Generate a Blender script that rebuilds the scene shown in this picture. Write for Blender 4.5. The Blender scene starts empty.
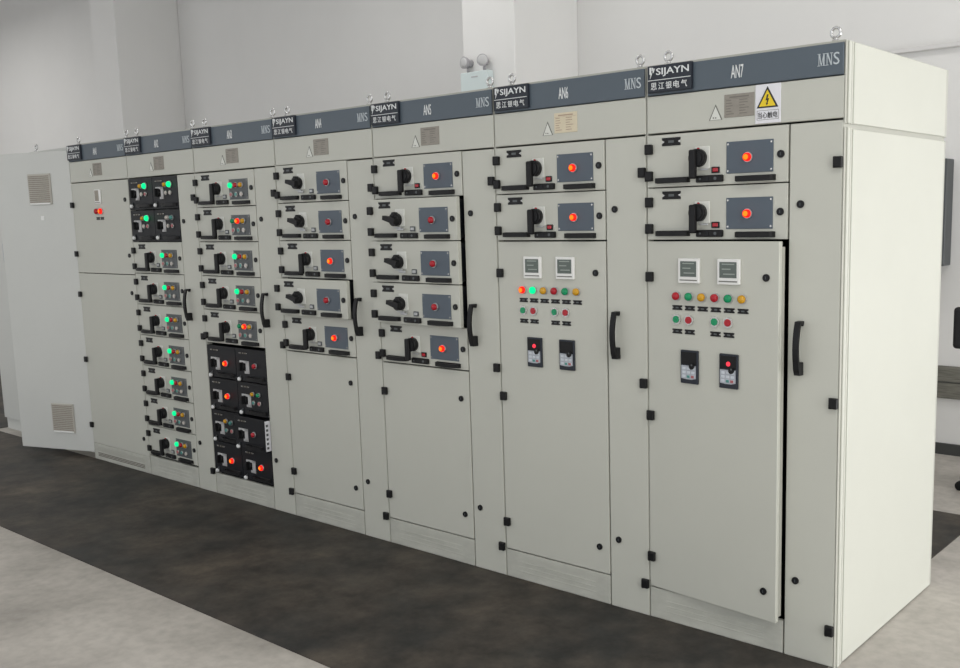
import bpy, bmesh, math, random
from mathutils import Matrix, Vector
random.seed(4)
S = bpy.context.scene
COL = S.collection
D = bpy.data

# ------------------------------------------------------------------ materials
def mat(name, col, rough=0.5, metal=0.0, emit=None, strength=0.0, noise=0.0, nscale=8.0, bump=0.0, bscale=200.0, spec=0.5, col2=None, stretch=None):
    m = D.materials.new(name); m.use_nodes = True
    nt = m.node_tree; b = nt.nodes['Principled BSDF']
    b.inputs['Base Color'].default_value = (*col, 1)
    b.inputs['Roughness'].default_value = rough
    b.inputs['Metallic'].default_value = metal
    b.inputs['Specular IOR Level'].default_value = spec
    if emit:
        b.inputs['Emission Color'].default_value = (*emit, 1)
        b.inputs['Emission Strength'].default_value = strength
    tc = nt.nodes.new('ShaderNodeTexCoord')
    vec = tc.outputs['Object']
    if stretch:
        mp = nt.nodes.new('ShaderNodeMapping'); mp.inputs['Scale'].default_value = stretch
        nt.links.new(vec, mp.inputs['Vector']); vec = mp.outputs['Vector']
    if noise or col2:
        n = nt.nodes.new('ShaderNodeTexNoise'); n.inputs['Scale'].default_value = nscale
        n.inputs['Detail'].default_value = 6; n.inputs['Roughness'].default_value = 0.6
        nt.links.new(vec, n.inputs['Vector'])
        r = nt.nodes.new('ShaderNodeValToRGB')
        c2 = col2 or tuple(c*(1-noise) for c in col)
        r.color_ramp.elements[0].position = 0.35; r.color_ramp.elements[1].position = 0.68
        r.color_ramp.elements[0].color = (*c2, 1); r.color_ramp.elements[1].color = (*col, 1)
        nt.links.new(n.outputs['Fac'], r.inputs['Fac'])
        nt.links.new(r.outputs['Color'], b.inputs['Base Color'])
    if bump:
        n = nt.nodes.new('ShaderNodeTexNoise'); n.inputs['Scale'].default_value = bscale
        nt.links.new(vec, n.inputs['Vector'])
        bp = nt.nodes.new('ShaderNodeBump'); bp.inputs['Strength'].default_value = bump; bp.inputs['Distance'].default_value = 0.002
        nt.links.new(n.outputs['Fac'], bp.inputs['Height']); nt.links.new(bp.outputs['Normal'], b.inputs['Normal'])
    return m

M = {}
M['cream'] = mat('powder_coated_grey', (0.56, 0.565, 0.505), 0.42, noise=0.03, nscale=2.0, bump=0.05, bscale=500)
M['kick'] = mat('scuffed_grey', (0.54, 0.545, 0.487), 0.5, noise=0.16, nscale=7.0, stretch=(1, 1, 3))
M['white'] = mat('white_sheet_steel', (0.635, 0.645, 0.615), 0.45, noise=0.03, nscale=2.0)
M['frame'] = mat('frame_steel', (0.44, 0.44, 0.39), 0.4)
M['blue'] = mat('slate_blue_paint', (0.088, 0.114, 0.140), 0.42, noise=0.06, nscale=3)
M['panelblue'] = mat('slate_blue_panel', (0.085, 0.110, 0.140), 0.45)
M['panelgrey'] = mat('dark_grey_panel', (0.085, 0.095, 0.10), 0.45)
M['plate'] = mat('charcoal_plate', (0.022, 0.027, 0.038), 0.4, spec=0.35)
M['black'] = mat('black_plastic', (0.007, 0.007, 0.008), 0.45, spec=0.3)
M['module'] = mat('black_module', (0.008, 0.009, 0.012), 0.45, spec=0.3)
M['dark'] = mat('dark_interior', (0.012, 0.013, 0.014), 0.8)
M['steel'] = mat('galvanised_steel', (0.62, 0.62, 0.62), 0.25, metal=1.0)
M['dull'] = mat('dull_steel', (0.5, 0.51, 0.52), 0.4, metal=0.5)
M['silver'] = mat('silver_plastic', (0.52, 0.52, 0.52), 0.4)
M['nameplate'] = mat('engraved_plate', (0.30, 0.275, 0.235), 0.35, metal=0.3, noise=0.12, nscale=40)
M['glareplate'] = mat('glare_plate', (0.72, 0.64, 0.47), 0.4, noise=0.06, nscale=30)  # data plate copy with a warm light reflection painted into its colour
M['ink'] = mat('plate_ink', (0.18, 0.165, 0.14), 0.5)
M['glareink'] = mat('glare_ink', (0.45, 0.33, 0.24), 0.5)  # plate ink, tinted to go with the painted reflection
M['letter'] = mat('white_lettering', (0.78, 0.80, 0.80), 0.5)
M['letter2'] = mat('pale_lettering', (0.55, 0.60, 0.63), 0.5)
M['signwhite'] = mat('sign_white', (0.78, 0.78, 0.82), 0.35)
M['yellow'] = mat('sign_yellow', (0.85, 0.62, 0.01), 0.4)
M['signblack'] = mat('sign_black', (0.02, 0.02, 0.02), 0.5)
M['triwhite'] = mat('sticker_white', (0.72, 0.73, 0.68), 0.4)
M['tridark'] = mat('sticker_edge', (0.16, 0.16, 0.14), 0.5)
M['meterframe'] = mat('meter_white', (0.84, 0.84, 0.82), 0.35)
M['screen'] = mat('lcd_grey', (0.10, 0.125, 0.11), 0.2)
M['screenline'] = mat('lcd_line', (0.30, 0.34, 0.31), 0.3)
M['keypad'] = mat('keypad_grey', (0.42, 0.45, 0.50), 0.4)
M['key'] = mat('keypad_keys', (0.60, 0.64, 0.69), 0.4)
M['red'] = mat('red_lens', (0.42, 0.008, 0.02), 0.25)
M['green'] = mat('green_lens', (0.0, 0.28, 0.11), 0.25)
M['amber'] = mat('amber_lens', (0.62, 0.32, 0.01), 0.25)
M['pale'] = mat('pale_lens', (0.55, 0.5, 0.46), 0.3)
M['pink'] = mat('pink_button', (0.42, 0.12, 0.13), 0.35)
M['teal'] = mat('teal_button', (0.07, 0.27, 0.24), 0.35)
M['ring'] = mat('button_ring', (0.6, 0.6, 0.58), 0.25, metal=0.6)
M['redlit'] = mat('lit_red_lens', (0.35, 0.004, 0.004), 0.5, emit=(1, 0.018, 0.008), strength=1.1, spec=0.15)
M['orangelit'] = mat('lit_orange_core', (0.35, 0.05, 0.004), 0.5, emit=(1, 0.26, 0.012), strength=1.15, spec=0.15)
M['greenlit'] = mat('lit_green_lens', (0.0, 0.3, 0.1), 0.5, emit=(0.0, 1.0, 0.33), strength=1.0, spec=0.15)
M['pinklit'] = mat('lit_pink_lens', (0.4, 0.02, 0.03), 0.5, emit=(1, 0.05, 0.08), strength=1.1, spec=0.15)
M['wall'] = mat('painted_plaster', (0.76, 0.755, 0.74), 0.75, noise=0.03, nscale=1.3, bump=0.1, bscale=90)
M['ceil'] = mat('ceiling_paint', (0.75, 0.75, 0.74), 0.8)
M['mat'] = None
M['board'] = mat('weathered_board', (0.20, 0.195, 0.165), 0.7, noise=0.45, nscale=14, stretch=(0.6, 3, 9))
M['base'] = mat('dark_skirting', (0.05, 0.052, 0.05), 0.6)
M['box'] = mat('dark_grey_enclosure', (0.05, 0.056, 0.058), 0.45)
M['conduit'] = mat('white_trunking', (0.66, 0.65, 0.64), 0.5)
M['pvc'] = mat('lamp_housing', (0.62, 0.70, 0.70), 0.4)
M['lamphead'] = mat('lamp_head', (0.40, 0.39, 0.41), 0.35)
M['filter'] = mat('vent_filter', (0.36, 0.33, 0.28), 0.7, noise=0.15, nscale=60)
M['filterframe'] = mat('vent_frame', (0.5, 0.48, 0.43), 0.5)
M['glass'] = mat('window_glass', (0.9, 0.93, 0.95), 0.05)
M['fabric'] = mat('black_mesh_fabric', (0.015, 0.015, 0.017), 0.8)

def floor_material():
    m = D.materials.new('worn_concrete'); m.use_nodes = True
    nt = m.node_tree; b = nt.nodes['Principled BSDF']; b.inputs['Roughness'].default_value = 0.6
    tc = nt.nodes.new('ShaderNodeTexCoord')
    n1 = nt.nodes.new('ShaderNodeTexNoise'); n1.inputs['Scale'].default_value = 1.6; n1.inputs['Detail'].default_value = 8; n1.inputs['Roughness'].default_value = 0.65
    n2 = nt.nodes.new('ShaderNodeTexNoise'); n2.inputs['Scale'].default_value = 22; n2.inputs['Detail'].default_value = 5
    for n in (n1, n2): nt.links.new(tc.outputs['Object'], n.inputs['Vector'])
    r1 = nt.nodes.new('ShaderNodeValToRGB'); e = r1.color_ramp.elements
    e[0].position = 0.32; e[0].color = (0.34, 0.318, 0.288, 1); e[1].position = 0.66; e[1].color = (0.56, 0.525, 0.48, 1)
    r2 = nt.nodes.new('ShaderNodeValToRGB'); e = r2.color_ramp.elements
    e[0].position = 0.3; e[0].color = (0.86, 0.86, 0.86, 1); e[1].position = 0.6; e[1].color = (1, 1, 1, 1)
    mx = nt.nodes.new('ShaderNodeMix'); mx.data_type = 'RGBA'; mx.blend_type = 'MULTIPLY'; mx.inputs[0].default_value = 1
    nt.links.new(n1.outputs['Fac'], r1.inputs['Fac']); nt.links.new(n2.outputs['Fac'], r2.inputs['Fac'])
    nt.links.new(r1.outputs['Color'], mx.inputs[6]); nt.links.new(r2.outputs['Color'], mx.inputs[7])
    nt.links.new(mx.outputs[2], b.inputs['Base Color'])
    return m

def mat_material():
    m = D.materials.new('dusty_rubber'); m.use_nodes = True
    nt = m.node_tree; b = nt.nodes['Principled BSDF']; b.inputs['Roughness'].default_value = 0.62
    b.inputs['Specular IOR Level'].default_value = 0.35
    tc = nt.nodes.new('ShaderNodeTexCoord')
    n1 = nt.nodes.new('ShaderNodeTexNoise'); n1.inputs['Scale'].default_value = 1.7; n1.inputs['Detail'].default_value = 7; n1.inputs['Roughness'].default_value = 0.62
    n2 = nt.nodes.new('ShaderNodeTexNoise'); n2.inputs['Scale'].default_value = 5.5; n2.inputs['Detail'].default_value = 8; n2.inputs['Roughness'].default_value = 0.7
    for n in (n1, n2): nt.links.new(tc.outputs['Object'], n.inputs['Vector'])
    r1 = nt.nodes.new('ShaderNodeValToRGB'); e = r1.color_ramp.elements
    e[0].position = 0.38; e[0].color = (0.034, 0.033, 0.031, 1); e[1].position = 0.72; e[1].color = (0.112, 0.090, 0.070, 1)
    r2 = nt.nodes.new('ShaderNodeValToRGB'); e = r2.color_ramp.elements
    e[0].position = 0.35; e[0].color = (0.5, 0.5, 0.52, 1); e[1].position = 0.66; e[1].color = (1.3, 1.3, 1.28, 1)
    mx = nt.nodes.new('ShaderNodeMix'); mx.data_type = 'RGBA'; mx.blend_type = 'MULTIPLY'; mx.inputs[0].default_value = 1
    nt.links.new(n1.outputs['Fac'], r1.inputs['Fac']); nt.links.new(n2.outputs['Fac'], r2.inputs['Fac'])
    nt.links.new(r1.outputs['Color'], mx.inputs[6]); nt.links.new(r2.outputs['Color'], mx.inputs[7])
    nt.links.new(mx.outputs[2], b.inputs['Base Color'])
    bp = nt.nodes.new('ShaderNodeBump'); bp.inputs['Strength'].default_value = 0.25; bp.inputs['Distance'].default_value = 0.004
    nt.links.new(n2.outputs['Fac'], bp.inputs['Height']); nt.links.new(bp.outputs['Normal'], b.inputs['Normal'])
    return m
M['concrete'] = floor_material()
M['mat'] = mat_material()

# ------------------------------------------------------------------ mesh builder
class MB:
    def __init__(s): s.bm = bmesh.new(); s.mats = []
    def _mi(s, m):
        if m not in s.mats: s.mats.append(m)
        return s.mats.index(m)
    def _take(s, t, m, smooth=False):
        i = s._mi(m); mp = {}
        for v in t.verts: mp[v] = s.bm.verts.new(v.co)
        for f in t.faces:
            nf = s.bm.faces.new([mp[v] for v in f.verts]); nf.material_index = i; nf.smooth = smooth
        t.free()
        return s
    def box(s, x0, x1, y0, y1, z0, z1, m, bev=0.0, seg=1):
        t = bmesh.new(); bmesh.ops.create_cube(t, size=1)
        for v in t.verts:
            v.co = Vector(((x0+x1)/2+v.co.x*(x1-x0), (y0+y1)/2+v.co.y*(y1-y0), (z0+z1)/2+v.co.z*(z1-z0)))
        if bev: bmesh.ops.bevel(t, geom=t.edges[:], offset=bev, segments=seg, affect='EDGES', profile=0.5)
        return s._take(t, m)
    def cyl(s, c, r, y0, y1, m, n=20, r2=None, axis='y'):
        t = bmesh.new()
        bmesh.ops.create_cone(t, cap_ends=True, segments=n, radius1=r, radius2=r if r2 is None else r2, depth=1)
        for v in t.verts:                                   # z -0.5 -> y0, +0.5 -> y1
            h = y0+(v.co.z+0.5)*(y1-y0)
            if axis == 'y': v.co = Vector((c[0]+v.co.x, h, c[1]+v.co.y))
            elif axis == 'z': v.co = Vector((c[0]+v.co.x, c[1]+v.co.y, h))
            else: v.co = Vector((h, c[0]+v.co.x, c[1]+v.co.y))
        bmesh.ops.recalc_face_normals(t, faces=t.faces[:])
        i = s._mi(m); mp = {}
        for v in t.verts: mp[v] = s.bm.verts.new(v.co)
        for f in t.faces:
            nf = s.bm.faces.new([mp[v] for v in f.verts]); nf.material_index = i; nf.smooth = len(f.verts) == 4
        t.free(); return s
    def dome(s, c, r, y, m, depth=None, n=16, rings=5):
        depth = depth or r; t = bmesh.new(); rows = []
        for k in range(rings):
            a = k/rings*math.pi/2
            rows.append([t.verts.new((c[0]+r*math.cos(a)*math.cos(2*math.pi*j/n), y-depth*math.sin(a), c[1]+r*math.cos(a)*math.sin(2*math.pi*j/n))) for j in range(n)])
        tip = t.verts.new((c[0], y-depth, c[1]))
        for a, b in zip(rows, rows[1:]):
            for j in range(n): t.faces.new([a[j], a[(j+1) % n], b[(j+1) % n], b[j]])
        for j in range(n): t.faces.new([rows[-1][j], rows[-1][(j+1) % n], tip])
        return s._take(t, m, True)
    def poly(s, pts, y0, y1, m):
        """prism: outline in x,z, between depths y0 (front) and y1"""
        t = bmesh.new(); a = [t.verts.new((x, y0, z)) for x, z in pts]; b = [t.verts.new((x, y1, z)) for x, z in pts]
        n = len(pts); t.faces.new(a); t.faces.new(b[::-1])
        for i in range(n): t.faces.new([a[i], b[i], b[(i+1) % n], a[(i+1) % n]])
        bmesh.ops.recalc_face_normals(t, faces=t.faces[:])
        bmesh.ops.triangulate(t, faces=[f for f in t.faces if len(f.verts) > 4])
        return s._take(t, m)
    def sweep(s, path, w, th, m, plane='yz', x=0.0):
        """flat bar swept along path. plane yz: path of (y,z), width along x;  plane xy: path of (x,y), width along z (x = z centre)"""
        t = bmesh.new(); rows = []; n = len(path)
        for i, p in enumerate(path):
            a = Vector(path[max(i-1, 0)]); b = Vector(path[min(i+1, n-1)]); d = (b-a).normalized(); nn = Vector((-d.y, d.x))
            th_i = th[i] if isinstance(th, (list, tuple)) else th
            r = []
            for sx, sn in ((-1, -1), (1, -1), (1, 1), (-1, 1)):
                q = Vector(p)+nn*sn*th_i/2
                if plane == 'yz': r.append(t.verts.new((x+sx*w/2, q.x, q.y)))
                else: r.append(t.verts.new((q.x, q.y, x+sx*w/2)))
            rows.append(r)
        for a, b in zip(rows, rows[1:]):
            for j in range(4): t.faces.new([a[j], a[(j+1) % 4], b[(j+1) % 4], b[j]])
        t.faces.new(rows[0][::-1]); t.faces.new(rows[-1])
        bmesh.ops.recalc_face_normals(t, faces=t.faces[:])
        return s._take(t, m)
    def tube(s, pts, r, m, n=10, closed=False):
        t = bmesh.new(); rows = []; P = [Vector(p) for p in pts]; k = len(P)
        for i, p in enumerate(P):
            a = P[(i-1) % k] if closed or i > 0 else P[0]; b = P[(i+1) % k] if closed or i < k-1 else P[-1]
            d = (b-a).normalized(); u = d.cross(Vector((0, 0.3, 1)) if abs(d.z) < 0.9 else Vector((1, 0, 0))).normalized(); v = d.cross(u)
            rows.append([t.verts.new(p+r*(math.cos(2*math.pi*j/n)*u+math.sin(2*math.pi*j/n)*v)) for j in range(n)])
        for i in range(k if closed else k-1):
            a, b = rows[i], rows[(i+1) % k]
            for j in range(n): t.faces.new([a[j], a[(j+1) % n], b[(j+1) % n], b[j]])
        if not closed: t.faces.new(rows[0][::-1]); t.faces.new(rows[-1])
        bmesh.ops.recalc_face_normals(t, faces=t.faces[:])
        return s._take(t, m, True)
    def torus(s, c, R, r, m, n=20, k=8):
        t = bmesh.new(); rows = []
        for i in range(n):
            a = 2*math.pi*i/n
            rows.append([t.verts.new((c[0]+(R+r*math.cos(2*math.pi*j/k))*math.cos(a), c[1]+r*math.sin(2*math.pi*j/k), c[2]+(R+r*math.cos(2*math.pi*j/k))*math.sin(a))) for j in range(k)])
        for i in range(n):
            for j in range(k): t.faces.new([rows[i][j], rows[(i+1) % n][j], rows[(i+1) % n][(j+1) % k], rows[i][(j+1) % k]])
        bmesh.ops.recalc_face_normals(t, faces=t.faces[:])
        return s._take(t, m, True)
    def add_mesh(s, me, mx, m):
        t = bmesh.new(); t.from_mesh(me); t.transform(mx)
        return s._take(t, m)
    def mesh(s, name):
        me = D.meshes.new(name); s.bm.to_mesh(me); s.bm.free()
        for m in s.mats: me.materials.append(M[m])
        return me

def put(name, me, parent=None, loc=(0, 0, 0), rz=0.0, ry=0.0):
    o = D.objects.new(name, me); COL.objects.link(o)
    o.parent = parent; o.location = loc; o.rotation_euler = (0, ry, rz)
    return o
def tag(o, label=None, cat=None, group=None, kind=None):
    if label: o['label'] = label
    if cat: o['category'] = cat
    if group: o['group'] = group
    if kind: o['kind'] = kind
    return o
def thing(name, label, cat, loc=(0, 0, 0), rz=0.0, group=None):
    o = D.objects.new(name, None); COL.objects.link(o); o.location = loc; o.rotation_euler = (0, 0, rz)
    o.empty_display_size = 0.1
    return tag(o, label, cat, group)
CACHE = {}
def cached(key, fn):
    if key not in CACHE:
        mb = MB(); fn(mb); CACHE[key] = mb.mesh(key.split('|')[0])
    return CACHE[key]

# text -> flat extruded mesh standing in the x,z plane, facing -y, origin at lower left, scaled to w x h
def text_into(mb, body, x, z, w, h, m, y=0.0, ex=0.0012, bold=0.0, slant=0.0):
    cu = D.curves.new('lettering', 'FONT'); cu.body = body; cu.size = 1.0; cu.extrude = 0.01; cu.offset = bold; cu.resolution_u = 3
    cu.shear = slant
    o = D.objects.new('lettering', cu); COL.objects.link(o)
    dg = bpy.context.evaluated_depsgraph_get(); dg.update()
    me = D.meshes.new_from_object(o.evaluated_get(dg))
    D.objects.remove(o); D.curves.remove(cu)
    if not me.vertices: return
    xs = [v.co.x for v in me.vertices]; ys = [v.co.y for v in me.vertices]
    x0, x1, y0, y1 = min(xs), max(xs), min(ys), max(ys)
    sx = w/(x1-x0); sy = h/(y1-y0)
    mx = Matrix(((sx, 0, 0, x-x0*sx), (0, 0, -ex/0.02, y-ex/2), (0, sy, 0, z-y0*sy), (0, 0, 0, 1)))
    mb.add_mesh(me, mx, m); D.meshes.remove(me)

# ------------------------------------------------------------------ the setting
def struct(name, mb):
    return tag(put(name, mb.mesh(name)), kind='structure')
WY = 3.45
mb = MB(); mb.box(-18, 4.7, -9, WY+0.2, -0.2, 0, 'concrete'); struct('floor', mb)
mb = MB(); mb.box(-18, 4.7, WY, WY+0.2, 0, 5.6, 'wall')
struct('wall_back', mb)
mb = MB(); mb.box(-18.2, -18, -9, WY+0.2, 0, 5.6, 'wall'); struct('wall_left', mb)
mb = MB(); mb.box(-18, 4.7, -9, WY+0.2, 5.6, 5.8, 'ceil'); struct('ceiling', mb)
# pilasters standing out of the back wall
for x in (-3.75, -9.76):
    mb = MB(); mb.box(x-0.55, x, WY-0.8, WY, 0, 5.6, 'wall', 0.008); struct('column', mb)
# right-hand wall with two tall openings the daylight comes through (outside the frame)
mb = MB(); mb.box(4.5, 4.7, -9, WY+0.2, 2.6, 5.6, 'wall').box(4.5, 4.7, -9, -6.0, 0, 2.6, 'wall').box(4.5, 4.7, -0.6, 0.2, 0, 2.6, 'wall').box(4.5, 4.7, 2.6, WY+0.2, 0, 2.6, 'wall')
struct('wall_right', mb)
mb = MB(); mb.box(-4.3, 4.5, WY-0.035, WY, 0.385, 0.60, 'board', 0.004); mb.box(-4.3, 4.5, WY-0.04, WY, 0.492, 0.498, 'base')
struct('trim_1', mb)
mb = MB(); mb.box(-3.74, 4.5, WY-0.02, WY, 0.0, 0.075, 'base'); struct('baseboard_back', mb)

# ------------------------------------------------------------------ floor mats
m_front = MB(); m_front.box(-17.5, -0.02, -1.10, 0.0, 0, 0.004, 'mat')
tag(put('rubber_mat', m_front.mesh('rubber_mat')), 'long dusty black floor mat in front of the row of switchgear cabinets', 'floor mat')
m_rear = MB(); m_rear.box(-17.5, -0.10, 1.03, 2.12, 0, 0.004, 'mat')
tag(put('rubber_mat', m_rear.mesh('rubber_mat')), 'dark floor mat behind the cabinets, its corner showing past the right end panel', 'floor mat')
m_left = MB(); m_left.box(-17.5, -7.28, 0.002, 1.028, 0, 0.004, 'mat').box(-17.5, -7.28, 2.122, WY, 0, 0.004, 'mat')
tag(put('rubber_mat', m_left.mesh('rubber_mat')), 'dark floor mat beyond the far left end of the cabinets', 'floor mat')

# ------------------------------------------------------------------ shared small parts (built about their own origin, front faces -y)
def f_hinge(mb):
    mb.box(-0.016, 0.016, -0.017, 0.001, -0.019, 0.019, 'black', 0.004, 2)
    mb.cyl((-0.015, 0), 0.0055, -0.020, 0.020, 'black', 8, axis='z')
def hinge_mesh():
    def f(mb):
        mb.box(-0.016, 0.016, -0.018, 0.0, -0.019, 0.019, 'black', 0.004, 2)
        mb.cyl((-0.0095, -0.011), 0.0072, -0.019, 0.019, 'black', 10, axis='z')
    return cached('hinge', f)
def lock_mesh():
    def f(mb):
        mb.cyl((0, 0), 0.0135, -0.006, 0.0, 'black', 20)
        mb.cyl((0, 0), 0.0075, -0.0065, -0.0055, 'module', 16)
        mb.box(-0.0012, 0.0012, -0.0070, -0.006, -0.005, 0.005, 'panelgrey')
    return cached('lock', f)
def bow_mesh():
    def f(mb):   # tall bow pull: thin top bracket, arched grip, thick lower block
        z0, z1 = -0.088, 0.092
        path = [(0.0, z1)] + [(-0.042*math.sin(math.pi*(0.22+0.56*t))/1.0+0.0, z1-(z1-z0)*t) for t in [i/10 for i in range(11)]] + [(0.0, z0)]
        mb.sweep(path, 0.022, [0.012]*2+[0.010]*8+[0.014]*3, 'black', 'yz', 0.0)
        mb.box(-0.012, 0.012, -0.034, 0.0, z0-0.006, z0+0.040, 'black', 0.004, 2)
        mb.box(-0.012, 0.012, -0.008, 0.0, z1-0.012, z1+0.006, 'black', 0.003)
    return cached('door_handle', f)
def pull_mesh(w):
    def f(mb):   # flat moulded drawer pull
        a = w/2
        path = [(-a+0.004, 0.0), (-a+0.008, -0.016)] + [(-a+0.014+(w-0.028)*t, -0.020-0.008*math.sin(math.pi*t)) for t in [i/8 for i in range(9)]] + [(a-0.008, -0.016), (a-0.004, 0.0)]
        mb.sweep(path, 0.019, 0.009, 'black', 'xy', 0.0)
        mb.box(-a, a, -0.006, 0.0, -0.0105, 0.0105, 'black', 0.002)
    return cached('pull_handle|%.3f' % w, f)
def bow_tie(mb, w, h, d=0.003):
    a, b = w/2, h/2; n = h*0.42
    mb.poly([(-a, -b), (a, -b), (a, -b*0.45), (a-n, 0), (a, b*0.45), (a, b), (-a, b), (-a, b*0.45), (-a+n, 0), (-a, -b*0.45)], -d, 0, 'black')
    mb.box(-a*0.30, a*0.30, -d-0.0005, -d+0.0005, -b*0.30, b*0.30, 'panelgrey')
    for sx in (-1, 1): mb.cyl((sx*(a-n*0.35), 0), h*0.14, -0.002, 0, 'ring', 8)
def nameplate_mesh(w=0.082, h=0.030):
    return cached('nameplate|%.3f' % w, lambda mb: bow_tie(mb, w, h))
def lamp_mesh(kind, r=0.0145):
    def f(mb):
        mb.cyl((0, 0), r*1.16, -0.006, 0.0, 'dull', 20)
        mb.cyl((0, 0), r*0.98, -0.013, -0.005, kind, 20)
        if kind == 'redlit':
            mb.dome((0, 0), r*0.98, -0.013, 'redlit', r*0.6); mb.dome((0, 0), r*0.66, -0.0190, 'orangelit', r*0.32)
        else: mb.dome((0, 0), r*0.98, -0.013, kind, r*0.6)
    return cached('indicator_lamp|%s%.4f' % (kind, r), f)
def button_mesh(kind, r=0.0145):
    def f(mb):
        mb.cyl((0, 0), r*1.1, -0.007, 0.0, 'ring', 20, r2=r*1.02)
        mb.cyl((0, 0), r*0.74, -0.011, -0.006, kind, 18)
    return cached('push_button|%s%.4f' % (kind, r), f)

def rotary_on(mb):
    mb.box(0.000, 0.066, -0.004, 0.0, -0.036, 0.046, 'triwhite', 0.002)
    mb.cyl((0.022, 0.004), 0.033, -0.030, -0.004, 'black', 28)
    mb.cyl((0.022, 0.004), 0.026, -0.034, -0.030, 'black', 28)
    mb.box(-0.002, 0.027, -0.046, -0.026, -0.072, 0.034, 'black', 0.006, 2)
    mb.box(0.030, 0.066, -0.018, -0.013, -0.042, -0.036, 'dull', 0.001)
    mb.cyl((0.022, 0.038), 0.004, -0.016, -0.008, 'red', 8)
def rotary_off(mb):
    mb.box(-0.018, 0.048, -0.004, 0.0, -0.032, 0.050, 'triwhite', 0.002)
    mb.cyl((0, 0), 0.030, -0.034, -0.004, 'black', 28)
    mb.cyl((0, 0.026), 0.010, -0.036, -0.010, 'black', 12)
    a = math.radians(-12); c, s = math.cos(a), math.sin(a)
    pts = [(-0.052, -0.010), (0.030, -0.015), (0.030, 0.015), (-0.052, 0.010)]
    mb.poly([(x*c-z*s, x*s+z*c) for x, z in pts], -0.056, -0.030, 'black')
    mb.box(0.008, 0.052, -0.022, -0.012, -0.050, -0.040, 'dull', 0.002)
    mb.box(-0.02, 0.030, -0.016, -0.010, -0.040, -0.034, 'dull', 0.001)
def interlock(mb):
    mb.box(-0.056, 0.056, -0.016, 0, -0.013, 0.013, 'black', 0.004, 2)
    mb.box(-0.010, 0.000, -0.018, -0.015, -0.006, 0.006, 'module'); mb.cyl((0.028, 0), 0.006, -0.018, -0.015, 'panelgrey', 10)
    mb.cyl((-0.036, 0), 0.004, -0.018, -0.015, 'panelgrey', 10)
def selector(red):
    def f(mb):
        mb.box(-0.017, 0.017, -0.006, 0, -0.0115, 0.0115, 'black' if red else 'panelgrey', 0.002)
        mb.box(-0.010, 0.012, -0.010, -0.004, -0.007, 0.007, 'red' if red else 'dull', 0.002)
    return cached('selector|%d' % red, f)
def panel_mesh(m, w, h):
    def f(mb):
        mb.box(-w/2, w/2, -0.003, 0, -h/2, h/2, m, 0.0008)
        for sx in (-1, 1):
            for sz in (-1, 1): mb.cyl((sx*(w/2-0.007), sz*(h/2-0.009)), 0.0036, -0.0045, -0.002, 'ring', 10)
    return cached('lamp_panel|%s%.3f' % (m, w), f)

EQ = 0.6
def drawer_mesh(h, pulled):
    def f(mb):
        mb.box(0.003, EQ-0.003, 0.0, 0.022, 0.002, h-0.002, 'cream', 0.0025, 2)
        mb.box(0.02, EQ-0.02, 0.022, 0.40, 0.012, h-0.012, 'dark')
        if pulled: mb.box(EQ-0.0215, EQ-0.0195, 0.022, 0.30, 0.03, h-0.03, 'module')
    return cached('drawer|%.3f%d' % (h, pulled), f)

def hinges_on(par, pts, name='hinge'):
    for x, z in pts: put(name, hinge_mesh(), par, (x, 0, z))

def drawer(root, z0, style, on=True, pulled=0.0, lamps=None, red_sel=True):
    h = 0.2
    d = put('drawer', drawer_mesh(h, pulled > 0), root, (0, -pulled, z0))
    if pulled: tag(d, 'withdrawable unit pulled forward out of the row')
    hinges_on(d, [(0.017, 0.145), (0.017, 0.044)])
    put('nameplate', nameplate_mesh(), d, (0.115, 0, 0.170))
    if on: put('rotary_handle', cached('rotary_handle|on', rotary_on), d, (0.218, 0, 0.098))
    else: put('rotary_handle', cached('rotary_handle|off', rotary_off), d, (0.208, 0, 0.100))
    put('pull_handle', pull_mesh(0.150), d, (0.122, 0, 0.026))
    put('pull_handle', pull_mesh(0.158), d, (0.472, 0, 0.020))
    put('interlock', cached('interlock', interlock), d, (0.286, 0, 0.025))
    put('selector_switch', selector(red_sel), d, (0.308, 0, 0.056))
    put('lock', lock_mesh(), d, (0.570, 0, 0.099))
    if style == 'single':
        put('lamp_panel', panel_mesh('panelblue', 0.188, 0.113), d, (0.447, 0, 0.0965))
        put('indicator_lamp', lamp_mesh('redlit' if on else 'red', 0.0155), d, (0.442, -0.003, 0.095))
    else:
        put('lamp_panel', panel_mesh('panelgrey', 0.182, 0.113), d, (0.446, 0, 0.0945))
        for x, k in zip((0.380, 0.430, 0.480), lamps): put('indicator_lamp', lamp_mesh(k, 0.0155 if k.endswith('lit') else 0.0135), d, (x, -0.003, 0.117))
        for x, k in zip((0.380, 0.430, 0.480), ('pink', 'teal', 'pale')): put('push_button', button_mesh(k, 0.0125), d, (x, -0.003, 0.066))
    return d

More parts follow.
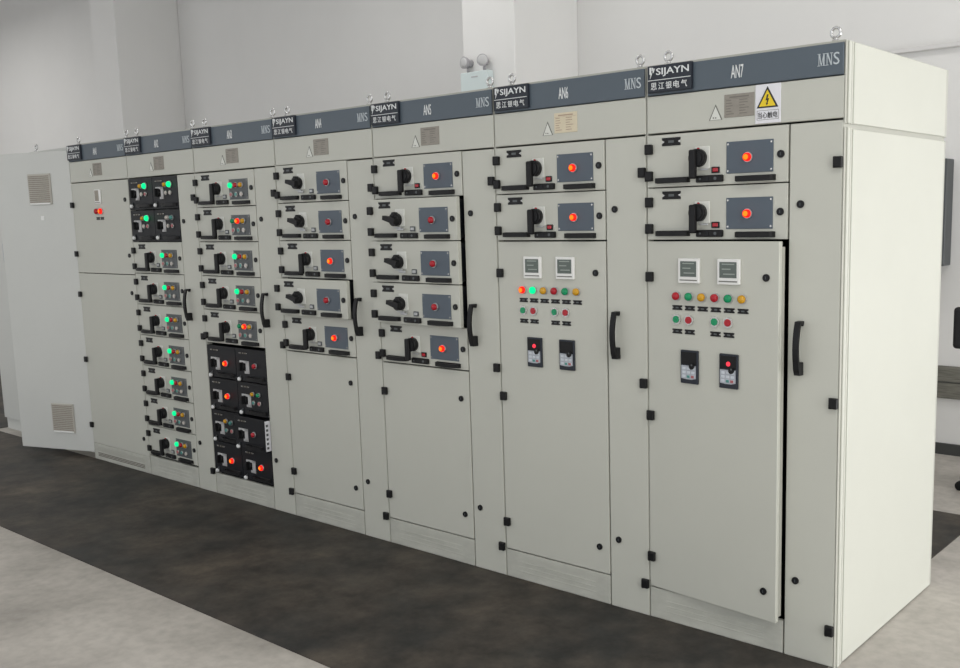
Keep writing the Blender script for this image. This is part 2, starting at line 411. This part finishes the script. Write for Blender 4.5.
def module(root, x0, z0, w, h, lamps, buttons=None, pulled=0.0, base=0.0):
    def f(mb):
        t = 0.005 if pulled else 0.03
        mb.box(0.002, w-0.002, 0.0, t, 0.002, h-0.002, 'module', 0.002, 2)
        mb.box(0.006, w-0.006, t, 0.40, 0.008, h-0.008, 'module')
        if pulled:
            mb.box(w-0.0065, w-0.003, 0.005, 0.40, 0.010, h-0.010, 'signwhite')
            for k in range(6): mb.box(w-0.0045, w-0.0025, 0.012, 0.026, 0.022+k*0.026, 0.036+k*0.026, 'panelgrey')
    d = put('module', cached('module|%.3f%.3f%d' % (w, h, pulled > 0), f), root, (x0, -pulled, z0))
    tag(d, 'black plug-in control module' + (' pulled forward' if pulled else ''))
    def br(mb):
        mb.box(-0.042, 0.048, -0.005, 0, 0.022, 0.036, 'silver', 0.001); mb.box(0.018, 0.048, -0.005, 0, -0.036, 0.036, 'silver', 0.001)
        mb.box(0.003, 0.048, -0.005, 0, -0.038, -0.024, 'silver', 0.001)
    put('switch_bracket', cached('switch_bracket', br), d, (0.088, 0, 0.088+base))
    def kn(mb):
        mb.cyl((0, 0), 0.026, -0.016, 0, 'black', 20); mb.box(-0.007, 0.007, -0.032, -0.014, -0.024, 0.024, 'black', 0.003)
    put('rotary_knob', cached('rotary_knob', kn), d, (0.076, 0, 0.090+base))
    def pk(mb):
        mb.tube([(0.010, -0.001, 0.022), (0.006, -0.008, 0.012), (0.0, -0.012, 0.0)], 0.004, 'panelgrey', 8)
        mb.dome((0, 0), 0.012, -0.012, 'letter', 0.008); mb.cyl((0, 0), 0.012, -0.012, -0.004, 'letter', 12)
    put('pin_lever', cached('pin_lever', pk), d, (0.040, 0, 0.014+base))
    def lb(mb):
        mb.box(-0.042, 0.042, -0.002, 0, -0.008, 0.008, 'black', 0.001)
        for k in (-0.025, 0.0, 0.024): mb.box(k-0.007, k+0.007, -0.0028, -0.001, -0.004, 0.004, 'ink')
        mb.cyl((0.037, 0), 0.003, -0.003, 0, 'silver', 8); mb.cyl((-0.037, 0), 0.003, -0.003, 0, 'silver', 8)
    put('nameplate', cached('nameplate|module', lb), d, (0.082, 0, h-0.028))
    put('pull_handle', pull_mesh(0.158), d, (w-0.10, 0, 0.026))
    for x, z, k, r in lamps: put('indicator_lamp', lamp_mesh(k, r), d, (x, 0, z))
    for x, z, k in (buttons or []): put('push_button', button_mesh(k, 0.0125), d, (x, 0, z))
    return d

# ------------------------------------------------------------------ cabinet carcass, header and long narrow cable door
HT, DP = 2.2, 1.022
def mark(mb, x, z, s, m):
    # the small forked bolt in front of the maker's name
    P = lambda pts: [(x+a*s, z+b*s) for a, b in pts]
    mb.poly(P([(0.05, 1.0), (0.24, 1.0), (0.24, 0.50), (0.34, 0.50), (0.10, 0.02), (0.16, 0.36), (0.05, 0.42)]), -0.0015, 0.0005, m)
    mb.poly(P([(0.30, 0.98), (0.42, 0.98), (0.40, 0.72), (0.29, 0.72)]), -0.0015, 0.0005, m)
    mb.poly(P([(0.50, 0.92), (0.62, 0.86), (0.46, 0.50), (0.36, 0.58)]), -0.0015, 0.0005, m)
def logo_mesh():
    def f(mb): mb.box(0, 0.194, -0.014, 0.004, 0, 0.099, 'plate', 0.0025, 2)
    return cached('logo_plate', f)
def logo_text_mesh():
    def f(mb):
        mark(mb, 0.008, 0.051, 0.042, 'letter')
        text_into(mb, 'SIJAYN', 0.040, 0.056, 0.144, 0.032, 'letter', bold=0.012)
        mb.box(0.003, 0.191, -0.0012, 0.0005, 0.044, 0.0465, 'letter')
        for k, ch in enumerate('思江银电气'): text_into(mb, ch, 0.016+k*0.0335, 0.010, 0.026, 0.026, 'letter', bold=0.004)
    return cached('logo_lettering', f)
def mns_mesh():
    def f(mb):
        h = 0.040; m = 'letter2'; P = lambda pts: mb.poly(pts, -0.0012, 0.0005, m)
        def stem(x, w): P([(x, 0), (x+w, 0), (x+w, h), (x, h)])
        def serif(x, z, w=0.010): P([(x, z), (x+w, z), (x+w, z+0.002), (x, z+0.002)])
        stem(0.004, 0.002); P([(0.004, h), (0.008, h), (0.0145, 0.0), (0.0125, 0.0)]); P([(0.0215, h), (0.0235, h), (0.0145, 0), (0.0125, 0)]); stem(0.0205, 0.004)
        for x, z in ((0.0, 0), (0.018, 0), (0.0, h-0.002), (0.0185, h-0.002)): serif(x, z)
        o = 0.029
        stem(o+0.004, 0.002); P([(o+0.003, h), (o+0.008, h), (o+0.022, 0), (o+0.0185, 0)]); stem(o+0.020, 0.002)
        for x, z in ((o, 0), (o, h-0.002), (o+0.0155, h-0.002)): serif(x, z)
        text_into(mb, 'S', 0.057, 0.0, 0.021, h, m)
    return cached('series_lettering', f)
def number_mesh(t):
    def f(mb): text_into(mb, t, 0, 0, 0.050, 0.046, 'letter', bold=0.006)
    return cached('cabinet_number|' + t, f)
def plate_mesh(glare):
    def f(mb):
        mb.box(0, 0.121, -0.002, 0, 0, 0.081, 'glareplate' if glare else 'nameplate', 0.0008)
        ink = 'glareink' if glare else 'ink'
        mb.box(0.022, 0.100, -0.0026, -0.001, 0.068, 0.073, ink)
        rnd = random.Random(3)
        for k in range(6):
            z = 0.058-k*0.0095
            mb.box(0.008, 0.008+0.018+rnd.random()*0.014, -0.0025, -0.001, z, z+0.003, ink); mb.box(0.062, 0.062+0.02+rnd.random()*0.022, -0.0025, -0.001, z, z+0.003, ink)
        mb.box(0.004, 0.117, -0.0025, -0.001, 0.0615+0.0025, 0.0648, ink)
    return cached('data_plate|%d' % glare, f)
def tri_mesh():
    def f(mb):
        mb.poly([(0, 0), (0.056, 0), (0.028, 0.056)], -0.0012, 0, 'tridark'); mb.poly([(0.005, 0.001), (0.051, 0.001), (0.028, 0.048)], -0.002, -0.0005, 'triwhite')
        mb.box(0.017, 0.021, -0.0025, -0.001, 0.006, 0.011, 'tridark'); mb.box(0.026, 0.032, -0.0025, -0.001, 0.006, 0.010, 'tridark')
    return cached('warning_triangle', f)
def eye_mesh():
    def f(mb):
        mb.torus((0, 0, 0.033), 0.0165, 0.0055, 'steel', 20, 8); mb.cyl((0, 0), 0.016, -0.001, 0.007, 'steel', 16, axis='z'); mb.cyl((0, 0), 0.009, 0.005, 0.018, 'steel', 12, axis='z')
    return cached('lifting_eye', f)

XS = [-7*0.7925+0.017, -6*0.7925+0.004, -5*0.7925-0.011, -4*0.7925-0.007, -3*0.7925-0.004, -2*0.7925+0.004, -0.7925+0.002, 0.0]
def cabinet(i, label, glare=False, cable=True, split=True):
    x0, x1 = XS[i-1], XS[i]
    r = thing('switchgear_cabinet', label, 'electrical cabinet', (x0, 0, 0)); r.scale = ((x1-x0)/0.8, 1, 1)
    end = i == 7
    # carcass: sides, roof, back and the thin frame edges seen in the joints
    mb = MB()
    mb.box(0.0015, 0.006, 0.004, DP, 0, HT, 'frame'); mb.box(0.794, 0.7985, 0.004, DP, 0, HT, 'frame')
    mb.box(0.0, 0.80, 0.002, DP, 2.192, HT, 'frame', 0.001); mb.box(0.006, 0.794, DP-0.02, DP, 0, 2.192, 'frame')
    mb.box(0.006, 0.794, 0.03, DP-0.02, 0, 0.02, 'frame')
    put('body', mb.mesh('body'), r)
    mb = MB()  # added near-black sheets: interior shade put into the colour, seen through gaps
    mb.box(0.008, 0.792, 0.46, 0.47, 0.03, 1.93, 'dark'); mb.box(0.597, 0.600, 0.035, 0.46, 0.03, 1.93, 'dark'); mb.box(0.008, 0.011, 0.035, 0.46, 0.03, 1.93, 'dark')
    mb.box(0.789, 0.792, 0.035, 0.46, 0.03, 1.93, 'dark'); mb.box(0.011, 0.789, 0.035, 0.46, 1.930, 1.936, 'dark'); mb.box(0.011, 0.789, 0.035, 0.46, 0.024, 0.03, 'dark')
    put('shade_lining', mb.mesh('shade_lining'), r)
    # header band
    hd = put('header_panel', cached('header_panel', lambda mb: mb.box(0.010, 0.795, -0.004, 0.02, 2.088, 2.192, 'blue', 0.002)), r)
    put('cabinet_number', number_mesh('AN%d' % i), hd, (0.372, -0.0045, 2.116))
    put('series_lettering', mns_mesh(), hd, (0.703, -0.0045, 2.122))
    lp = put('logo_plate', logo_mesh(), r, (0.020, -0.004, 2.096)); put('logo_lettering', logo_text_mesh(), lp, (0, -0.0143, 0))
    fp = put('fascia_panel', cached('fascia_panel', lambda mb: mb.box(0.006, 0.797, 0.0, 0.02, 1.947, 2.085, 'cream', 0.002)), r)
    dp = put('data_plate', plate_mesh(glare), fp, (0.343, -0.0001, 1.981))
    put('warning_triangle', tri_mesh(), fp, (0.279, -0.0001, 1.976))
    for u in (0.075, 0.745): put('lifting_eye', eye_mesh(), r, (u, 0.045, HT))
    if cable:
        cd = put('cable_door', cached('cable_door', lambda mb: mb.box(0.604, 0.796, 0.0, 0.022, 0.004, 1.940, 'cream', 0.0025, 2)), r)
        put('door_handle', bow_mesh(), cd, (0.655, 0, 1.160))
        for z in (1.665, 0.300): put('lock', lock_mesh(), cd, (0.647, 0, z))
        hinges_on(cd, [(0.784, 1.802), (0.784, 0.975), (0.784, 0.142)])
        put('kick_panel', cached('kick_panel', kick), r)
    return r
def kick(mb):
    mb.box(0.003, 0.597, 0.001, 0.02, 0.004, 0.131, 'kick', 0.002)
    for z in (0.040, 0.062, 0.084): mb.box(0.08, 0.52, -0.0005, 0.003, z, z+0.004, 'kick', 0.001)

def lower_door(root, top, meters=False):
    """hinged plain door from z 0.135 up to top"""
    h = top-0.135
    def f(mb):
        mb.box(0.0, EQ-0.007, -0.022, 0.0, 0.0, h-0.004, 'cream', 0.0025, 2)
        mb.box(0.0, 0.012, 0.0, 0.018, 0.0, h-0.004, 'frame'); mb.box(EQ-0.019, EQ-0.007, 0.0, 0.016, 0.02, h-0.024, 'frame')
    return cached('equipment_door|%.3f' % top, f)
def plain_door(root, top):
    d = put('equipment_door', lower_door(root, top), root, (0.004, 0.022, 0.137))
    for z in (top-0.145-0.137, 0.264-0.137): put('hinge', hinge_mesh(), d, (0.014, -0.022, z))
    for z in (top-0.133-0.137, 0.250-0.137): put('lock', lock_mesh(), d, (0.543, -0.022, z))
    return d

def meter(mb):
    mb.box(-0.049, 0.049, -0.012, 0, -0.047, 0.047, 'meterframe', 0.003, 2)
    mb.box(-0.037, 0.037, -0.0135, -0.010, -0.022, 0.036, 'screen')
    mb.box(-0.026, 0.028, -0.0142, -0.0125, 0.026, 0.030, 'screenline'); mb.box(-0.026, 0.012, -0.0142, -0.0125, 0.008, 0.012, 'screenline'); mb.box(-0.02, 0.03, -0.0142, -0.0125, -0.010, -0.006, 'screenline')
    mb.box(-0.040, 0.040, -0.0135, -0.0115, -0.037, -0.033, 'tridark')
def keypad(led):
    def f(mb):
        mb.box(-0.041, 0.041, -0.010, 0, -0.0645, 0.0645, 'plate', 0.003, 2); mb.box(-0.035, 0.035, -0.0112, -0.009, 0.010, 0.058, 'black')
        mb.poly([(-0.035, -0.044), (-0.01, -0.047), (0.015, -0.047), (0.033, -0.043), (0.033, 0.006), (-0.035, 0.006)], -0.0125, -0.009, 'keypad')
        for a in range(3):
            for b in range(3): mb.box(-0.029+a*0.021, -0.014+a*0.021, -0.0138, -0.012, -0.040+b*0.015, -0.030+b*0.015, 'key', 0.001)
        mb.box(-0.007, 0.006, -0.0142, -0.012, -0.041, -0.031, 'teal'); mb.box(0.012, 0.026, -0.0142, -0.012, -0.041, -0.031, 'pink')
        mb.cyl((0.017, 0.004), 0.011, -0.019, -0.010, 'black', 18); mb.cyl((0.019, 0.010), 0.004, -0.0195, -0.018, 'panelgrey', 8)
        if led: mb.dome((0.001, 0.028), 0.009, -0.0112, 'pinklit', 0.006)
    return cached('keypad|%d' % led, f)
def control_door(root, angle, lamps, led):
    d = put('control_door', lower_door(root, 1.54), root, (0.004, 0.022, 0.137), rz=-math.radians(angle))
    Y = -0.022; ox, oz = -0.004, -0.137
    for z in (1.401, 0.850, 0.266): put('hinge', hinge_mesh(), d, (0.020+ox, Y, z+oz))
    for z in (1.410, 0.250): put('lock', lock_mesh(), d, (0.546+ox, Y, z+oz))
    for x in (0.210, 0.390): put('meter', cached('meter', meter), d, (x+ox, Y, 1.428+oz))
    for k, c in enumerate(lamps):
        put('indicator_lamp', lamp_mesh(c, 0.0155), d, (0.148+0.0598*k+ox, Y, 1.330+oz)); put('lamp_label', nameplate_mesh(0.046, 0.018), d, (0.150+0.0598*k+ox, Y, 1.286+oz))
    for x, c in ((0.148, 'green'), (0.207, 'red'), (0.326, 'green'), (0.386, 'red')):
        put('push_button', button_mesh(c, 0.0185), d, (x+ox, Y, 1.241+oz)); put('lamp_label', nameplate_mesh(0.046, 0.018), d, (x+0.002+ox, Y, 1.195+oz))
    for x, l in ((0.211, led[0]), (0.391, led[1])): put('drive_keypad', keypad(l), d, (x+ox, Y, 1.061+oz))
    return d

# ------------------------------------------------------------------ the seven cabinets, left to right
Z5 = [1.742, 1.542, 1.342, 1.142, 0.942]
# AN1: two full width doors
r = cabinet(1, 'leftmost blue-headed cabinet with two wide plain doors and a pair of red lamps', cable=False)
def wide(h): return lambda mb: mb.box(0.0006, 0.794, -0.022, 0.0, 0, h, 'cream', 0.0025, 2)
d = put('upper_door', cached('upper_door', wide(1.942-1.334)), r, (0, 0.022, 1.332))
for z in (1.795, 1.461): put('hinge', hinge_mesh(), d, (0.012, -0.022, z-1.332))
for z in (1.813, 1.454): put('lock', lock_mesh(), d, (0.746, -0.022, z-1.332))
def disp(mb):
    mb.box(-0.004, 0.080, -0.008, 0, -0.052, 0.042, 'meterframe', 0.003); mb.box(0.006, 0.058, -0.0095, -0.007, -0.034, 0.036, 'filter'); mb.box(0.004, 0.074, -0.0095, -0.007, -0.045, -0.041, 'tridark')
put('meter', cached('meter|small', disp), d, (0.346, -0.022, 1.848-1.332))
for x, k in ((0.357, 'red'), (0.415, 'redlit')): put('indicator_lamp', lamp_mesh(k, 0.019), d, (x, -0.022, 1.746-1.332)); put('lamp_label', nameplate_mesh(0.046, 0.018), d, (x+0.004, -0.022, 1.699-1.332))
d = put('lower_door', cached('lower_door', wide(1.328-0.122)), r, (0, 0.022, 0.121))
for z in (1.181, 0.722, 0.252): put('hinge', hinge_mesh(), d, (0.012, -0.022, z-0.121))
put('lock', lock_mesh(), d, (0.739, -0.022, 0.237-0.121)); put('lock', lock_mesh(), d, (0.739, -0.022, 1.21-0.121))
def vent_kick(mb):
    mb.box(0.004, 0.794, 0.0, 0.02, 0.004, 0.119, 'kick', 0.002)
    for z in (0.030, 0.040, 0.050, 0.070, 0.080, 0.090): mb.box(0.06, 0.72, -0.0012, 0.003, z, z+0.006, 'frame' if z > 0.06 else 'ink')
put('kick_panel', cached('kick_panel|vent', vent_kick), r)

# AN2: a two by two block of black modules above seven drawers with green lamps
r = cabinet(2, 'cabinet with four black modules above a column of seven green-lit drawers')
for row in range(2):
    for c in range(2):
        z = 1.742-0.2*row
        if row == 1 and c == 1: L = [(0.163, 0.148, 'pale', 0.013), (0.215, 0.148, 'teal', 0.013)]
        else: L = [(0.161, 0.148, 'amber', 0.013), (0.216, 0.148, 'greenlit', 0.018)]
        module(r, 0.3*c, z, 0.3, 0.2, L, [(0.167, 0.098, 'pale'), (0.217, 0.098, 'pink' if c == 0 or row else 'pale')], base=0.012)
for k in range(7): drawer(r, 1.342-0.2*k, 'six', True, 0, ('greenlit', 'red', 'amber'), False)

# AN3: five drawers over eight black modules
r = cabinet(3, 'cabinet with eight black red-lit modules at its bottom, one pulled forward')
for k, L in enumerate((('greenlit', 'red', 'amber'), ('green', 'redlit', 'amber'), ('greenlit', 'red', 'amber'), ('greenlit', 'red', 'amber'), ('green', 'redlit', 'amber'))):
    drawer(r, Z5[k]-0.001, 'six', True, 0, L, False)
ROW = [0.732, 0.535, 0.338, 0.141]
red = [(0.201, 0.094, 'redlit', 0.016)]; dead = [(0.196, 0.100, 'red', 0.014)]
four = [(0.158, 0.130, 'amber', 0.012), (0.215, 0.130, 'teal', 0.012)]; fb = [(0.162, 0.080, 'teal'), (0.219, 0.080, 'pink')]
spec = [(0, 0, red, None, 0), (0, 1, dead, None, 0), (1, 0, red, None, 0), (1, 1, [(0.158, 0.130, 'amber', 0.012), (0.215, 0.130, 'green', 0.012)], fb, 0),
        (2, 0, [(0.160, 0.135, 'amber', 0.012), (0.215, 0.130, 'teal', 0.012)], fb, 0), (2, 1, dead, None, 0.036), (3, 0, red, None, 0), (3, 1, red, None, 0)]
for rw, c, L, B, p in spec: module(r, 0.3*c, ROW[rw], 0.3, 0.196, L, B, p)

# AN4
r = cabinet(4, 'cabinet with five drawers, only the fourth one down pulled forward')
for k, on in enumerate((False, False, True, False, True)): drawer(r, Z5[k]+0.004, 'single', on, 0.038 if k == 3 else 0, None, False)
plain_door(r, 0.944)
# AN5
r = cabinet(5, 'cabinet with five drawers, the middle three pulled forward together')
for k, on in enumerate((True, False, False, False, True)): drawer(r, Z5[k]+0.002, 'single', on, 0.040 if k in (1, 2, 3) else 0, None, k in (0, 4))
plain_door(r, 0.942)
# AN6
r = cabinet(6, 'second cabinet from the right, closed control door with lit orange and green lamps', glare=True)
for k in range(2): drawer(r, Z5[k], 'single', True)
control_door(r, 0.0, ('redlit', 'greenlit', 'amber', 'red', 'green', 'amber'), (1, 0))
# AN7
r = cabinet(7, 'rightmost cabinet with yellow warning sign, door ajar and pale end panel')
for k in range(2): drawer(r, Z5[k]-0.008*0, 'single', True)
control_door(r, 5.0, ('red', 'green', 'amber', 'red', 'green', 'amber'), (0, 1))
def signf(mb): mb.box(0, 0.099, -0.003, 0, 0, 0.134, 'signwhite', 0.001)
sg = put('warning_sign', cached('warning_sign', signf), r, (0.469, -0.0002, 1.950))
def picto(mb):
    mb.poly([(0.006, 0.053), (0.090, 0.053), (0.048, 0.126)], -0.001, 0.0005, 'signblack'); mb.poly([(0.016, 0.058), (0.080, 0.058), (0.048, 0.114)], -0.002, -0.0005, 'yellow')
    mb.poly([(0.047, 0.098), (0.053, 0.098), (0.049, 0.084), (0.055, 0.085), (0.049, 0.068), (0.052, 0.068), (0.046, 0.061), (0.043, 0.070), (0.0455, 0.069), (0.048, 0.079), (0.042, 0.078)], -0.003, -0.001, 'signblack')
put('hazard_pictogram', cached('hazard_pictogram', picto), sg, (0, -0.003, 0))
def stext(mb):
    for a in ((0.007, 0.091, 0.012, 0.0132), (0.007, 0.091, 0.0435, 0.0447)): mb.box(a[0], a[1], -0.0006, 0.0005, a[2], a[3], 'tridark')
    for a in (0.007, 0.0898): mb.box(a, a+0.0012, -0.0006, 0.0005, 0.012, 0.0447, 'tridark')
    text_into(mb, '当心触电', 0.011, 0.017, 0.076, 0.022, 'signblack', bold=0.004)
put('sign_text', cached('sign_text', stext), sg, (0, -0.003, 0))
# right end: grooved corner posts and the two slightly proud end panels
mb = MB()
for z0, z1 in ((0.0, 1.915), (1.928, 2.198)):
    mb.box(0.799, 0.802, 0.0, 0.072, z0, z1, 'frame', 0.001); mb.box(0.8015, 0.808, 0.016, 0.036, z0, z1, 'cream', 0.002); mb.box(0.8015, 0.805, 0.046, 0.056, z0, z1, 'cream', 0.001)
put('corner_post', mb.mesh('corner_post'), r)
mb = MB(); mb.box(0.799, 0.808, 0.060, 1.000, 0.006, 1.912, 'cream', 0.003, 2); put('end_panel', mb.mesh('end_panel'), r)
mb = MB(); mb.box(0.799, 0.808, 0.060, 1.000, 1.930, 2.196, 'cream', 0.003, 2); put('end_panel', mb.mesh('end_panel'), r)
mb = MB(); mb.box(0.796, 0.803, 1.000, 1.03, 0.0, 1.914, 'frame', 0.002); mb.box(0.796, 0.805, 1.000, 1.03, 1.928, 2.198, 'frame', 0.002); put('rear_post', mb.mesh('rear_post'), r)

# ------------------------------------------------------------------ white cabinets at the far left
XL = XS[0]
r = thing('white_cabinet', 'tall white cabinet at the left end, its vented door swung open', 'cabinet', (XL-0.74, 0, 0))
mb = MB()
mb.box(0.0, 0.02, 0.06, DP, 0, HT, 'white'); mb.box(0.715, 0.735, 0.06, DP, 0, HT, 'white'); mb.box(0.02, 0.715, DP-0.02, DP, 0, HT, 'white'); mb.box(0.02, 0.715, 0.06, DP-0.02, HT-0.02, HT, 'white')
mb.box(0.02, 0.715, 0.09, 0.11, 0.0, 0.09, 'white'); mb.box(0.02, 0.715, 0.5, 0.51, 0.09, HT-0.02, 'white')
put('body', mb.mesh('body'), r)
mb = MB(); LW = 0.695
mb.box(-LW, 0.0, -0.024, 0.0, 0.0, 2.12, 'white', 0.003, 2)
mb.box(-LW, -LW+0.015, 0.0, 0.018, 0, 2.12, 'white')
d = put('vented_door', mb.mesh('vented_door'), r, (0.7305, 0.0245, 0.048), rz=math.radians(18.5))
def ventf(mb):
    mb.box(-0.125, 0.125, -0.008, 0.0, -0.115, 0.115, 'filterframe', 0.003)
    for k in range(14): mb.box(-0.112, 0.112, -0.011, -0.007, -0.100+k*0.0148, -0.091+k*0.0148, 'filter', 0.001)
    mb.box(-0.112, 0.112, -0.014, -0.006, -0.115, -0.103, 'meterframe', 0.001)
VENTS = [(-0.285, 1.865), (-0.265, 0.235)]
for x, z in VENTS: put('vent', cached('vent', ventf), d, (x, -0.024, z)).scale = (0.84, 1, 0.92)
def tagf(mb): mb.box(-0.016, 0.016, -0.004, 0, -0.016, 0.016, 'meterframe', 0.002)
put('white_tag', cached('white_tag', tagf), d, (-0.285, -0.024, 1.665))
put('lifting_eye', eye_mesh(), r, (0.06, 0.09, HT))
r = thing('white_cabinet', 'plain white cabinet mostly hidden beyond the open vented door', 'cabinet', (-7.24, 0, 0))
mb = MB(); W0 = XL-0.745+7.24
mb.box(0, W0, 0.10, DP, 0, HT, 'white', 0.003); put('body', mb.mesh('body'), r)
mb = MB(); mb.box(0.01, W0-0.01, 0.078, 0.10, 0.10, HT-0.03, 'white', 0.003, 2); d = put('door', mb.mesh('door'), r)
def dh(mb): mb.tube([(0, 0, 0.09), (0, -0.035, 0.085), (0, -0.042, 0.06), (0, -0.042, -0.06), (0, -0.035, -0.085), (0, 0, -0.09)], 0.008, 'dull', 8)
put('handle', cached('handle', dh), d, (0.42, 0.078, 1.46))

# ------------------------------------------------------------------ things on the back wall
r = thing('emergency_light', 'pale twin-headed emergency light on the near column above the cabinets', 'light', (-4.11, WY-0.8, 2.60))
mb = MB(); mb.box(-0.16, 0.135, -0.07, -0.0005, 0, 0.185, 'pvc', 0.008, 2); mb.box(-0.04, 0.03, -0.072, -0.068, 0.140, 0.148, 'lamphead'); put('housing', mb.mesh('housing'), r)
def headf(mb):
    mb.cyl((0, 0), 0.030, -0.045, 0.005, 'lamphead', 24, r2=0.030); mb.cyl((0, 0), 0.047, -0.075, -0.042, 'lamphead', 28, r2=0.040); mb.dome((0, 0), 0.041, -0.073, 'silver', 0.012, 24)
    mb.cyl((0.0, -0.03), 0.011, -0.075, -0.03, 'lamphead', 10, axis='z')
for x in (-0.105, 0.055): put('lamp_head', cached('lamp_head', headf), r, (x, 0.0, 0.262), rz=math.radians(22 if x > 0 else -8))
r = thing('enclosure', 'dark grey electrical enclosure on the back wall behind the end panel', 'electrical box', (-1.105, WY, 1.27))
mb = MB(); mb.box(-0.40, 0.40, -0.16, -0.022, 0, 0.68, 'box', 0.004)
for bx in (-0.36, 0.36):
    for bz in (0.03, 0.65): mb.box(bx-0.02, bx+0.02, -0.022, -0.0005, bz-0.02, bz+0.02, 'dull')
put('housing', mb.mesh('housing'), r)
mb = MB(); mb.box(-0.395, 0.395, -0.185, -0.163, 0.004, 0.676, 'box', 0.004, 2); dd = put('door', mb.mesh('door'), r); put('lock', lock_mesh(), dd, (0.35, -0.185, 0.34))
mb = MB(); mb.box(-3.7, 4.45, WY-0.04, WY, 2.650, 2.680, 'conduit', 0.004)
tag(put('cable_trunking', mb.mesh('cable_trunking')), 'straight white cable trunking running along the back wall up high', 'trunking')

# office chair whose edge just shows at the right of the frame
r = thing('office_chair', 'black office chair by the back wall, only its edge showing', 'chair', (-0.082, 2.62, 0), math.pi)
mb = MB()
for k in range(5):
    a = 2*math.pi*k/5; c, s = math.cos(a), math.sin(a)
    mb.tube([(0, 0, 0.10), (0.12*c, 0.12*s, 0.095), (0.27*c, 0.27*s, 0.07)], 0.018, 'black', 8)
mb.cyl((0, 0), 0.03, 0.08, 0.42, 'black', 14, axis='z'); put('base', mb.mesh('base'), r)
for k in range(5):
    a = 2*math.pi*k/5
    put('caster', cached('caster', lambda mb: mb.cyl((0, 0.028), 0.028, -0.022, 0.022, 'black', 16, axis='x')), r, (0.27*math.cos(a), 0.27*math.sin(a), 0.0), rz=a+math.pi/2)
mb = MB(); mb.box(-0.21, 0.21, -0.22, 0.24, 0.42, 0.50, 'fabric', 0.03, 3); put('seat', mb.mesh('seat'), r)
mb = MB(); mb.sweep([(0.24, 0.44), (0.30, 0.55), (0.29, 0.75), (0.27, 0.90)], 0.20, 0.03, 'black', 'yz', 0.0); mb.box(-0.262, 0.262, 0.235, 0.285, 0.87, 1.10, 'fabric', 0.02, 3); put('backrest', mb.mesh('backrest'), r)

# ------------------------------------------------------------------ light
def area(name, loc, rot, sx, sy, power, col):
    l = D.lights.new(name, 'AREA'); l.shape = 'RECTANGLE'; l.size = sx; l.size_y = sy; l.energy = power; l.color = col
    o = D.objects.new(name, l); COL.objects.link(o); o.location = loc; o.rotation_euler = rot; return o
P = dict(win_low=64, win_back=127, f0=100, f1=4, f2=4, f3=88, b0=43, b1=34, b2=18, b3=19, world=1.13)
R90 = math.radians(90)
area('daylight_window', (4.45, -3.3, 1.3), (0, R90, 0), 2.5, 5.2, P['win_low'], (1.0, 0.99, 0.96))
area('daylight_window', (4.45, 1.4, 0.65), (0, R90, 0), 1.2, 2.2, P['win_back'], (0.98, 0.99, 1.0))
for k, x in enumerate((-12.0, -7.0, -2.0, 3.0)):
    area('unseen_ceiling_lamp', (x, -2.6, 4.7), (0, 0, 0), 2.4, 1.2, P['f%d' % k], (1.0, 0.985, 0.95))
for k, x in enumerate((-14.0, -4.6, -0.8, 1.9)):
    area('unseen_ceiling_lamp', (x, 1.3, 4.7), (0, 0, 0), 2.4, 0.6, P['b%d' % k], (1.0, 0.985, 0.96))  # unseen row, added over the rear aisle to brighten back wall and floor
w = D.worlds.new('World'); S.world = w; w.use_nodes = True
w.node_tree.nodes['Background'].inputs['Color'].default_value = (0.95, 0.97, 1.0, 1)
w.node_tree.nodes['Background'].inputs['Strength'].default_value = P['world']

# ------------------------------------------------------------------ camera (solved from the cabinet seams)
cam = D.cameras.new('camera'); co = D.objects.new('camera', cam); COL.objects.link(co)
cam.sensor_width = 36; cam.lens = 985.57*36/960
cam.shift_x = (480-543.354)/960; cam.shift_y = (357.818-334)/960
rv = Vector((0.1443, 0.0272, -0.6912)); R3 = Matrix.Rotation(rv.length, 3, rv.normalized())
B = Matrix(((1, 0, 0), (0, 0, -1), (0, 1, 0)))
A = B @ R3                                   # rows: image right, image down, forward
X, Dn, F = A[0], A[1], A[2]
co.matrix_world = Matrix(((X[0], -Dn[0], -F[0], 1.3667), (X[1], -Dn[1], -F[1], -3.2412), (X[2], -Dn[2], -F[2], 1.642), (0, 0, 0, 1)))
S.camera = co
S.view_settings.view_transform = 'Standard'; S.view_settings.look = 'None'; S.view_settings.gamma = 1; S.view_settings.use_curve_mapping = False
S.view_settings.exposure = 0.0
